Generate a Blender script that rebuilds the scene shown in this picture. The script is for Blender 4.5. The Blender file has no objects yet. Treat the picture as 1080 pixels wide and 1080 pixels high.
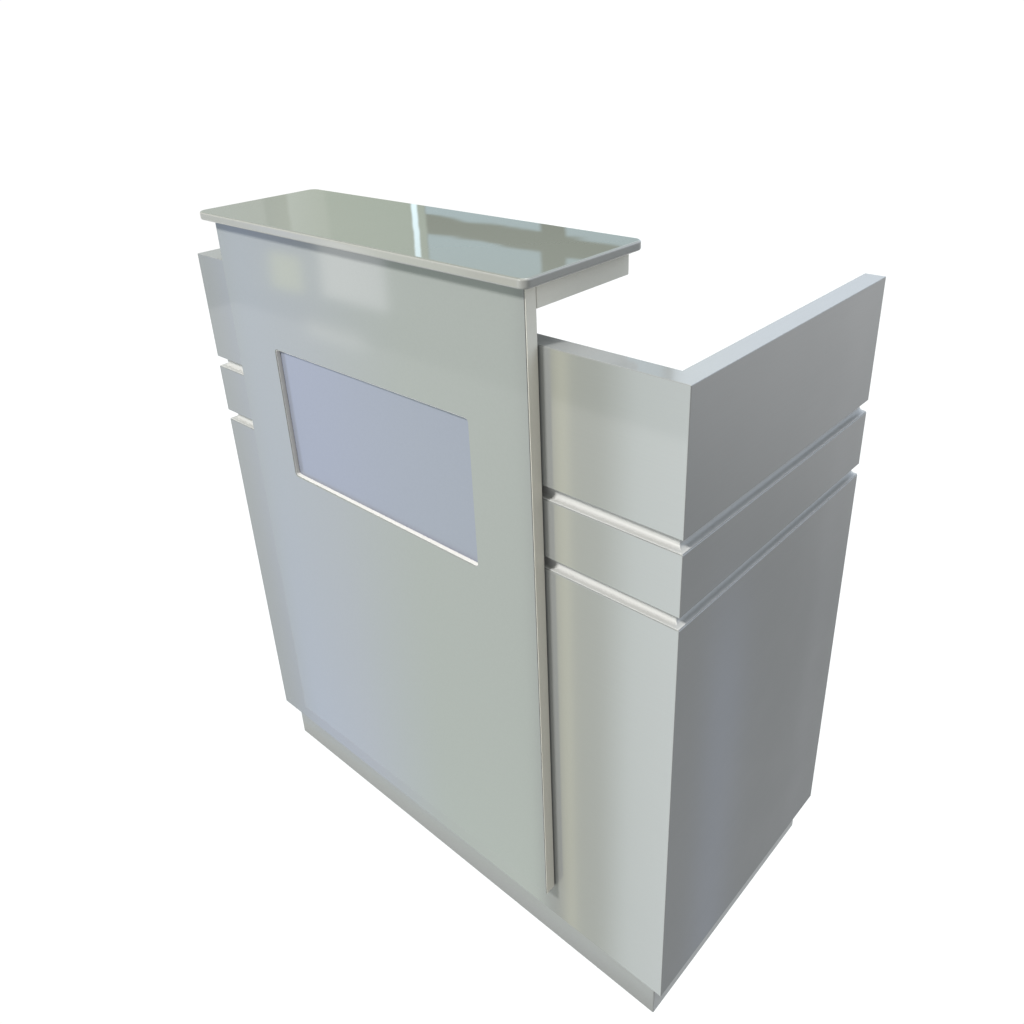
import bpy, bmesh, math
from mathutils import Vector, Matrix
S = bpy.context.scene
COL = S.collection

# ------------------------------------------------------------------ dimensions (metres)
W, D, H = .9325, .4695, 1.0            # body width, depth, height
G1T, G1B, G2T, G2B = .8231, .805, .7228, .7053
ZB = .0578                             # underside of the body = top of the plinth
T = .0285                              # wall thickness
X1, X2, P = .1135, .7364, .0201        # raised front panel
ZPB, ZL, LT = .1236, 1.0743, .0122     # panel bottom, underside and thickness of the counter top
OV, LYB = .0181, .1751                 # overhang of the counter top, its rear edge
WX1, WX2, WZ1, WZ2 = .2221, .6359, .6735, .8891
YAB, ZAB = .168, 1.0405                # board under the counter top
GD = .011                              # groove depth

# ------------------------------------------------------------------ node helpers
def new_mat(name):
    m = bpy.data.materials.new(name); m.use_nodes = True
    nt = m.node_tree
    return m, nt, nt.nodes['Principled BSDF']

def math_node(nt, op, a, b=None, c=None, clamp=False):
    n = nt.nodes.new('ShaderNodeMath'); n.operation = op; n.use_clamp = clamp
    for i, v in enumerate((a, b, c)):
        if v is None: continue
        if isinstance(v, (int, float)): n.inputs[i].default_value = v
        else: nt.links.new(v, n.inputs[i])
    return n.outputs[0]

def mix_col(nt, fac, a, b):
    n = nt.nodes.new('ShaderNodeMix'); n.data_type = 'RGBA'
    for sock, v in ((n.inputs[0], fac), (n.inputs[6], a), (n.inputs[7], b)):
        if isinstance(v, (int, float)): sock.default_value = v
        elif isinstance(v, tuple): sock.default_value = v + (1,)
        else: nt.links.new(v, sock)
    return n.outputs[2]

def step(nt, x, e0, e1):
    n = nt.nodes.new('ShaderNodeMapRange'); n.interpolation_type = 'SMOOTHSTEP'
    nt.links.new(x, n.inputs[0])
    n.inputs[1].default_value = e0; n.inputs[2].default_value = e1
    n.inputs[3].default_value = 0; n.inputs[4].default_value = 1
    return n.outputs[0]

def band(nt, x, a, b, s):
    return math_node(nt, 'MULTIPLY', step(nt, x, a - s, a + s), math_node(nt, 'SUBTRACT', 1.0, step(nt, x, b - s, b + s)))

def ramp(nt, x, lo, hi, stops):
    m = nt.nodes.new('ShaderNodeMapRange'); m.inputs[1].default_value = lo; m.inputs[2].default_value = hi
    nt.links.new(x, m.inputs[0])
    r = nt.nodes.new('ShaderNodeValToRGB'); nt.links.new(m.outputs[0], r.inputs[0])
    el = r.color_ramp.elements
    for i, (p, c) in enumerate(stops):
        q = (p - lo) / (hi - lo)
        e = el[i] if i < 2 else el.new(q)
        e.position = q; e.color = c + (1,)
    return r.outputs[0]

# ------------------------------------------------------------------ materials
def lacquer(name, col, rough, level, grain=0.0, wave=0.0):
    """white lacquered board: faint mottling, optional fine brushed grain and a slight waviness of the gloss"""
    m, nt, b = new_mat(name)
    tc = nt.nodes.new('ShaderNodeTexCoord')
    nz = nt.nodes.new('ShaderNodeTexNoise'); nz.inputs['Scale'].default_value = 260; nz.inputs['Detail'].default_value = 4
    nt.links.new(tc.outputs['Object'], nz.inputs['Vector'])
    k = tuple(c * .97 for c in col); h = tuple(min(1, c * 1.03) for c in col)
    nt.links.new(mix_col(nt, nz.outputs[0], k, h), b.inputs['Base Color'])
    b.inputs['Specular IOR Level'].default_value = level
    n2 = nt.nodes.new('ShaderNodeTexNoise'); n2.inputs['Scale'].default_value = 9; n2.inputs['Detail'].default_value = 3
    nt.links.new(tc.outputs['Object'], n2.inputs['Vector'])
    mr = nt.nodes.new('ShaderNodeMapRange'); mr.inputs[3].default_value = rough * .85; mr.inputs[4].default_value = rough * 1.2
    nt.links.new(n2.outputs[0], mr.inputs[0]); nt.links.new(mr.outputs[0], b.inputs['Roughness'])
    last = None
    def bump(height, strength, dist):
        nonlocal last
        bp = nt.nodes.new('ShaderNodeBump'); bp.inputs['Strength'].default_value = strength; bp.inputs['Distance'].default_value = dist
        nt.links.new(height, bp.inputs['Height'])
        if last: nt.links.new(last, bp.inputs['Normal'])
        last = bp.outputs[0]
    if wave:
        n3 = nt.nodes.new('ShaderNodeTexNoise'); n3.inputs['Scale'].default_value = 7; n3.inputs['Detail'].default_value = 1.5
        nt.links.new(tc.outputs['Object'], n3.inputs['Vector'])
        bump(n3.outputs[0], 1, wave)
    if grain:
        mp = nt.nodes.new('ShaderNodeMapping'); mp.inputs['Scale'].default_value = (6, 6, 520)
        nt.links.new(tc.outputs['Object'], mp.inputs['Vector'])
        n4 = nt.nodes.new('ShaderNodeTexNoise'); n4.inputs['Scale'].default_value = 1; n4.inputs['Detail'].default_value = 5
        nt.links.new(mp.outputs[0], n4.inputs['Vector'])
        bump(n4.outputs[0], .5, grain)
    if last: nt.links.new(last, b.inputs['Normal'])
    return m

def laminate(name, col, rough, sheen):
    """pearly laminate with a very fine horizontal brushing: matt ground under a constant sheen"""
    m = lacquer(name, col, .5, .1, grain=.000002)
    nt = m.node_tree; b = nt.nodes['Principled BSDF']; out = nt.nodes['Material Output']
    tc = nt.nodes.new('ShaderNodeTexCoord'); mp = nt.nodes.new('ShaderNodeMapping'); mp.inputs['Scale'].default_value = (9, 9, 420)
    nt.links.new(tc.outputs['Object'], mp.inputs['Vector'])
    br = nt.nodes.new('ShaderNodeTexNoise'); br.inputs['Scale'].default_value = 1; br.inputs['Detail'].default_value = 3
    nt.links.new(mp.outputs[0], br.inputs['Vector'])
    nt.links.new(mix_col(nt, br.outputs[0], tuple(c * .975 for c in col), tuple(c * 1.025 for c in col)), b.inputs['Base Color'])
    g = nt.nodes.new('ShaderNodeBsdfAnisotropic'); g.inputs['Color'].default_value = (.88, .88, .88, 1)
    g.inputs['Roughness'].default_value = rough
    if b.inputs['Normal'].links: nt.links.new(b.inputs['Normal'].links[0].from_socket, g.inputs['Normal'])
    mx = nt.nodes.new('ShaderNodeMixShader'); mx.inputs[0].default_value = sheen
    nt.links.new(b.outputs[0], mx.inputs[1]); nt.links.new(g.outputs[0], mx.inputs[2]); nt.links.new(mx.outputs[0], out.inputs[0])
    return m

M_BODY = laminate('pearl_white_laminate', (.18, .185, .18), .065, .145)
M_EDGE = lacquer('ivory_edge_band', (.62, .60, .53), .3, .3)
M_PANEL = lacquer('gloss_white_lacquer', (.20, .21, .203), .06, .5, wave=.00006)
M_TOP = lacquer('gloss_white_counter', (.14, .147, .13), .02, .5, wave=.0003)
M_GROOVE_LIT = lacquer('groove_trim_lit', (.42, .42, .41), .35, .3)  # whiter than the body: top light and bounce put into the groove colour
M_REVEAL_LIT = lacquer('sign_reveal_lit', (.60, .59, .57), .4, .3)  # panel edge colour lightened to paint the light on the window reveal
M_LIP_LIT = lacquer('counter_edge_lit', (.235, .235, .22), .12, .5)  # counter top colour lightened on its edges, standing in for their light
M_BASE = lacquer('white_plinth_laminate', (.20, .205, .20), .3, .3)
M_SIGN = lacquer('frosted_acrylic', (.175, .188, .232), .16, .5)

m, nt, b = new_mat('translucent_white_floor'); M_FLOOR = m  # translucent so the added lamp underneath turns it evenly white
nt.nodes.remove(b)
nz = nt.nodes.new('ShaderNodeTexNoise'); nz.inputs['Scale'].default_value = 40
tl = nt.nodes.new('ShaderNodeBsdfTranslucent'); nt.links.new(tl.outputs[0], nt.nodes['Material Output'].inputs[0])
nt.links.new(mix_col(nt, nz.outputs[0], (.93, .93, .93), (.95, .95, .95)), tl.inputs['Color'])

# ------------------------------------------------------------------ mesh helpers
def obj(name, bm, mat, parent=None, bevel=0.0, seg=3, smooth=True):
    bmesh.ops.recalc_face_normals(bm, faces=bm.faces)
    me = bpy.data.meshes.new(name); bm.to_mesh(me); bm.free()
    me.materials.append(mat)
    o = bpy.data.objects.new(name, me); COL.objects.link(o); o.parent = parent
    if bevel:
        mod = o.modifiers.new('bevel', 'BEVEL'); mod.width = bevel; mod.segments = seg
        mod.limit_method = 'ANGLE'; mod.angle_limit = math.radians(40); mod.harden_normals = True
        for f in me.polygons: f.use_smooth = True
    return o

def ushape(inset, t, z0, z1):
    """three-sided wall (left, front, right), open at the rear; outer faces inset from the body's outline"""
    a = inset; bm = bmesh.new()
    pl = [(a, D), (a, a), (W - a, a), (W - a, D), (W - a - t, D), (W - a - t, a + t), (a + t, a + t), (a + t, D)]
    prism(bm, [(x, y, z0) for x, y in pl], (0, 0, z1 - z0))
    return bm

def prism(bm, pts, vec):
    v = Vector(vec); n = len(pts)
    lo = [bm.verts.new(p) for p in pts]; hi = [bm.verts.new(Vector(p) + v) for p in pts]
    bm.faces.new(lo[::-1]); bm.faces.new(hi)
    for i in range(n): bm.faces.new((lo[i], lo[(i + 1) % n], hi[(i + 1) % n], hi[i]))

def round_rect(x0, y0, x1, y1, r, seg=8):
    if not isinstance(r, tuple): r = (r,) * 4
    out = []
    for (cx, cy, a0, q) in ((x0, y0, 180, r[0]), (x1, y0, 270, r[1]), (x1, y1, 0, r[2]), (x0, y1, 90, r[3])):
        sx = 1 if cx == x0 else -1; sy = 1 if cy == y0 else -1
        for i in range(seg + 1):
            a = math.radians(a0 + 90 * i / seg)
            out.append((cx + sx * q + q * math.cos(a), cy + sy * q + q * math.sin(a)))
    return out

def sweep_u(profile):
    """closed profile [(inset, z)] swept along left side, front and right side with mitred corners"""
    bm = bmesh.new(); rings = []
    for k in range(4):
        ring = []
        for (d, z) in profile:
            x = d if k < 2 else W - d
            y = D if k in (0, 3) else d
            ring.append(bm.verts.new((x, y, z)))
        rings.append(ring)
    n = len(profile)
    for a, b2 in zip(rings, rings[1:]):
        for i in range(n): bm.faces.new((a[i], a[(i + 1) % n], b2[(i + 1) % n], b2[i]))
    bm.faces.new(rings[0]); bm.faces.new(rings[-1][::-1])
    return bm

# ------------------------------------------------------------------ the desk
desk = bpy.data.objects.new('reception_desk', None); COL.objects.link(desk)
desk['label'] = 'white lacquered reception desk with raised counter top and blank sign panel in its front'
desk['category'] = 'reception desk'

obj('plinth', ushape(0, T, 0, ZB), M_BASE, desk).location = (0, 0, 0)
pl = desk.children[0]
# plinth: set back 1 mm in front, 14 mm at the right and 50 mm at the left
bm = bmesh.new()
xl, xr, yf = .045, W - .0139, .004
prism(bm, [(xl, D - .03, 0), (xl, yf, 0), (xr, yf, 0), (xr, D - .03, 0), (xr - T, D - .03, 0), (xr - T, yf + T, 0), (xl + T, yf + T, 0), (xl + T, D - .03, 0)], (0, 0, ZB))
bmesh.ops.recalc_face_normals(bm, faces=bm.faces)
bm.to_mesh(pl.data); bm.free()
mod = pl.modifiers.new('bevel', 'BEVEL'); mod.width = .0015; mod.segments = 2; mod.limit_method = 'ANGLE'

obj('lower_body', ushape(0, T, ZB, G2B), M_BODY, desk, .001)
obj('middle_band', ushape(0, T, G2T, G1B), M_BODY, desk, .001)
obj('upper_band', ushape(0, T, G1T, H), M_BODY, desk, .001)
for zb, zt in ((G2B, G2T), (G1B, G1T)):
    # cove trim at the back of each groove, lightened as if top-lit
    r = .0055
    prof = [(GD, zt + .0005)]
    for i in range(7):
        a = math.radians(90 * i / 6)
        prof.append((GD - r + r * math.cos(a), zb + .0012 + r - r * math.sin(a)))
    prof += [(.0012, zb + .0012), (.0012, zb - .0005), (T - .002, zb - .0005), (T - .002, zt + .0005)]
    obj('groove_trim', sweep_u(prof), M_GROOVE_LIT, desk)

# front panel with a window for the sign
bm = bmesh.new()
NS = 8
hole = round_rect(WX1, WZ1, WX2, WZ2, .006, NS)
k = NS + 1
outer = [(X1, ZPB), (X2, ZPB), (X2, ZL - .0024), (X1, ZL - .0024)]
def ring(y, pts): return [bm.verts.new((x, y, z)) for x, z in pts]
fo, fh, bo, bh = ring(-P, outer), ring(-P, hole), ring(-.0006, outer), ring(-.0006, hole)
for o_, h_, flip in ((fo, fh, False), (bo, bh, True)):
    for c in range(4):
        q = h_[c * k:(c + 1) * k]; nx = h_[((c + 1) % 4) * k]
        for i in range(NS): bm.faces.new((o_[c], q[i + 1], q[i]))
        bm.faces.new((o_[c], o_[(c + 1) % 4], nx, q[-1]))
for i in range(4): bm.faces.new((fo[i], fo[(i + 1) % 4], bo[(i + 1) % 4], bo[i]))
n = len(fh)
for i in range(n): bm.faces.new((fh[i], fh[(i + 1) % n], bh[(i + 1) % n], bh[i]))
panel = obj('front_panel', bm, M_PANEL, desk, .0013)
# edge band on the panel's right edge; lighter lining paints light on the window reveal
bm = bmesh.new()
prism(bm, [(X2 + .0002, -P + .0012, ZPB + .001), (X2 + .0008, -P + .0012, ZPB + .001), (X2 + .0008, -.002, ZPB + .001), (X2 + .0002, -.002, ZPB + .001)], (0, 0, ZL - ZPB - .005))
obj('edge_band', bm, M_EDGE, panel)
bm = bmesh.new()
A = [bm.verts.new((x, -P + .0014, z)) for x, z in round_rect(WX1 + .0003, WZ1 + .0003, WX2 - .0003, WZ2 - .0003, .0057, NS)]
B = [bm.verts.new((v.co.x, -.0126, v.co.z)) for v in A]
A2 = [bm.verts.new((x, -P + .0014, z)) for x, z in round_rect(WX1 + .0008, WZ1 + .0008, WX2 - .0008, WZ2 - .0008, .0052, NS)]
B2 = [bm.verts.new((v.co.x, -.0126, v.co.z)) for v in A2]
for i in range(len(A)):
    j = (i + 1) % len(A)
    for q in ((A[i], A[j], A2[j], A2[i]), (A2[i], A2[j], B2[j], B2[i]), (B2[i], B2[j], B[j], B[i]), (B[i], B[j], A[j], A[i])): bm.faces.new(q)
obj('lit_reveal_lining', bm, M_REVEAL_LIT, panel)
# frosted sign sheet, recessed in the window
bm = bmesh.new()
prism(bm, [(x, -.0125, z) for x, z in round_rect(WX1 + .0004, WZ1 + .0004, WX2 - .0004, WZ2 - .0004, .0056, NS)], (0, .008, 0))
obj('sign_panel', bm, M_SIGN, panel)

# board under the counter top and the counter top itself
bm = bmesh.new()
prism(bm, [(X1, .0, ZAB), (X2, .0, ZAB), (X2, YAB, ZAB), (X1, YAB, ZAB)], (0, 0, ZL - .0024 - ZAB))
obj('counter_support', bm, M_EDGE, desk, .0012)
bm = bmesh.new()
prism(bm, [(x, y, ZL - .002) for x, y in round_rect(X1 - OV, -P - OV, X2 + OV, LYB, (.016, .011, .013, .014), 10)], (0, 0, LT))
top = obj('counter_top', bm, M_TOP, desk, .003, 4)
top.data.materials.append(M_LIP_LIT)
for f in top.data.polygons:
    if abs(f.normal.z) < .5: f.material_index = 1

# ------------------------------------------------------------------ the sheet it stands on: translucent, whitened by an added lamp below
bm = bmesh.new()
v = [bm.verts.new(p) for p in ((-3.2, -.014, 0), (W + .014, -.014, 0), (W + .014, 4.2, 0), (-3.2, 4.2, 0))]
bm.faces.new(v)
fl = obj('floor', bm, M_FLOOR); fl['kind'] = 'structure'

# ------------------------------------------------------------------ light: white studio void with a room and windows around it
w = bpy.data.worlds.new('World'); S.world = w; w.use_nodes = True
nt = w.node_tree; bg = nt.nodes['Background']
tc = nt.nodes.new('ShaderNodeTexCoord'); sp = nt.nodes.new('ShaderNodeSeparateXYZ')
nt.links.new(tc.outputs['Generated'], sp.inputs[0])
X, Y, Z = sp.outputs
ay = math_node(nt, 'MAXIMUM', math_node(nt, 'ABSOLUTE', Y), .001)
U = math_node(nt, 'DIVIDE', X, ay); V = math_node(nt, 'DIVIDE', Z, ay)
# back wall above the horizon: greenish plaster, a strip of blue windows with beams between the panes
wall = ramp(nt, U, -2.4, -.5, [(-2.3, (.55, .6, .6)), (-1.66, (.52, .56, .50)), (-1.645, (.42, .46, .40)), (-1.57, (.46, .5, .42)), (-1.555, (.62, .68, .6)), (-1.44, (.54, .6, .5)), (-1.42, (.45, .52, .42)), (-1.2, (.42, .5, .40)), (-.68, (.06, .07, .04)), (-.62, (1.5, 1.72, 1.9)), (-.5, (1.45, 1.65, 1.95))])
sky = (.44, .62, .72)
win = math_node(nt, 'MULTIPLY', band(nt, U, -1.145, -.655, .006), math_node(nt, 'SUBTRACT', 1.0, band(nt, U, -.885, -.835, .006)))
win = math_node(nt, 'MULTIPLY', win, math_node(nt, 'SUBTRACT', 1.0, band(nt, V, .298, .33, .003)))
back = mix_col(nt, band(nt, U, -1.145, -.64, .006), wall, (.05, .06, .02))
back = mix_col(nt, win, back, sky)
back = mix_col(nt, band(nt, U, -1.181, -1.166, .004), back, (1.6, 2.0, 2.2))
# room in front of the desk
front = ramp(nt, U, -2.4, .6, [(-2.3, (.42, .5, .55)), (-1.95, (.45, .55, .65)), (-1.8, (.75, .95, 1.55)), (-1.55, (.85, 1.0, 1.45)), (-1.25, (.9, 1.12, .95)), (-.95, (1.1, 1.32, 1.08)), (-.91, (.03, .03, .02)), (-.878, (.1, .1, .05)),
     (-.858, (1.35, 1.3, .7)), (-.842, (1.4, 1.35, .8)), (-.835, (.5, .53, .33)), (-.77, (.55, .6, .45)), (-.70, (1.5, 1.68, 1.65)), (-.5, (2.0, 2.15, 2.2)), (.5, (.6, .6, .6))])
blob = math_node(nt, 'MULTIPLY', band(nt, U, -1.48, -1.275, .012), band(nt, V, -.50, -.37, .012))
front = mix_col(nt, blob, front, (2.6, 2.7, 2.8))
blob = math_node(nt, 'MULTIPLY', band(nt, U, -1.665, -1.55, .012), band(nt, V, -.51, -.43, .012))
front = mix_col(nt, blob, front, (1.8, 1.95, 1.55))
blob = math_node(nt, 'MULTIPLY', band(nt, U, -1.56, -1.36, .04), band(nt, V, -.60, -.56, .02))
front = mix_col(nt, math_node(nt, 'MULTIPLY', blob, .6), front, (2.2, 2.3, 2.4))
isfront = math_node(nt, 'SUBTRACT', 1.0, step(nt, Y, -.30, -.22))
dim = math_node(nt, 'MULTIPLY', step(nt, U, .27, .38), step(nt, math_node(nt, 'MULTIPLY', V, -1.0), .12, .8))  # added dark sector at the lower right, shades the desk's side face
dim_col = mix_col(nt, math_node(nt, 'MULTIPLY', band(nt, U, .49, .545, .03), step(nt, math_node(nt, 'MULTIPLY', V, -1.0), .65, 1.0)), (.13, .13, .13), (.29, .35, .52))  # dark tone with a bluish streak for the side face to mirror
dim_col = mix_col(nt, band(nt, U, .378, .392, .004), dim_col, (.33, .33, .36))
low = mix_col(nt, isfront, mix_col(nt, dim, (1.03, 1.03, 1.03), dim_col), front)
ceil_ = mix_col(nt, step(nt, Y, .1, .25), (.5, .52, .5), back)
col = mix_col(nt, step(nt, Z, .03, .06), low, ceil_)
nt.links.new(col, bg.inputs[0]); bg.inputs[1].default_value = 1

def area(name, loc, target, size, power, spread, col=(1, 1, 1), sizey=None):
    l = bpy.data.lights.new(name, 'AREA'); l.size = size; l.energy = power; l.spread = math.radians(spread); l.color = col
    if sizey: l.shape = 'RECTANGLE'; l.size_y = sizey
    o = bpy.data.objects.new(name, l); COL.objects.link(o); o.location = loc
    o.rotation_euler = (Vector(target) - Vector(loc)).to_track_quat('-Z', 'Y').to_euler()
    return o
area('underfloor_fill', (-.3, 1.8, -.6), (-.3, 1.8, 0), 9, 90, 180)  # added lamp under the floor sheet, keeps it white and shadowless
area('key_softbox', (-.25, -2.7, 3.6), (.45, 0, .6), 0.5, 96, 120, (1, .99, .96))
area('overhead_fill', (.4, .8, 4.5), (.4, .2, 1), 3.0, 46, 90)  # added unseen lamp, brightens the upward faces

# ------------------------------------------------------------------ camera
cd = bpy.data.cameras.new('camera'); cam = bpy.data.objects.new('camera', cd); COL.objects.link(cam)
fwd = Vector((-.62119205, .6538376, -.4319917)); rt = Vector((.73720055, .67454003, -.0391292)); up = Vector((-.26581155, .34277127, .90102835))
cam.matrix_world = Matrix(((rt.x, up.x, -fwd.x, 1.3456), (rt.y, up.y, -fwd.y, -.6792), (rt.z, up.z, -fwd.z, 1.3269), (0, 0, 0, 1)))
cd.sensor_width = 36; cd.lens = 36 * 923.4 / 1080
cd.shift_x = -6.56 / 1080; cd.shift_y = -80.59 / 1080
cd.clip_start = .02; cd.clip_end = 200
S.camera = cam
S.view_settings.view_transform = 'Standard'; S.view_settings.look = 'None'
S.view_settings.exposure = 0; S.view_settings.gamma = 1; S.view_settings.use_curve_mapping = False
S.render.resolution_x = S.render.resolution_y = 1024
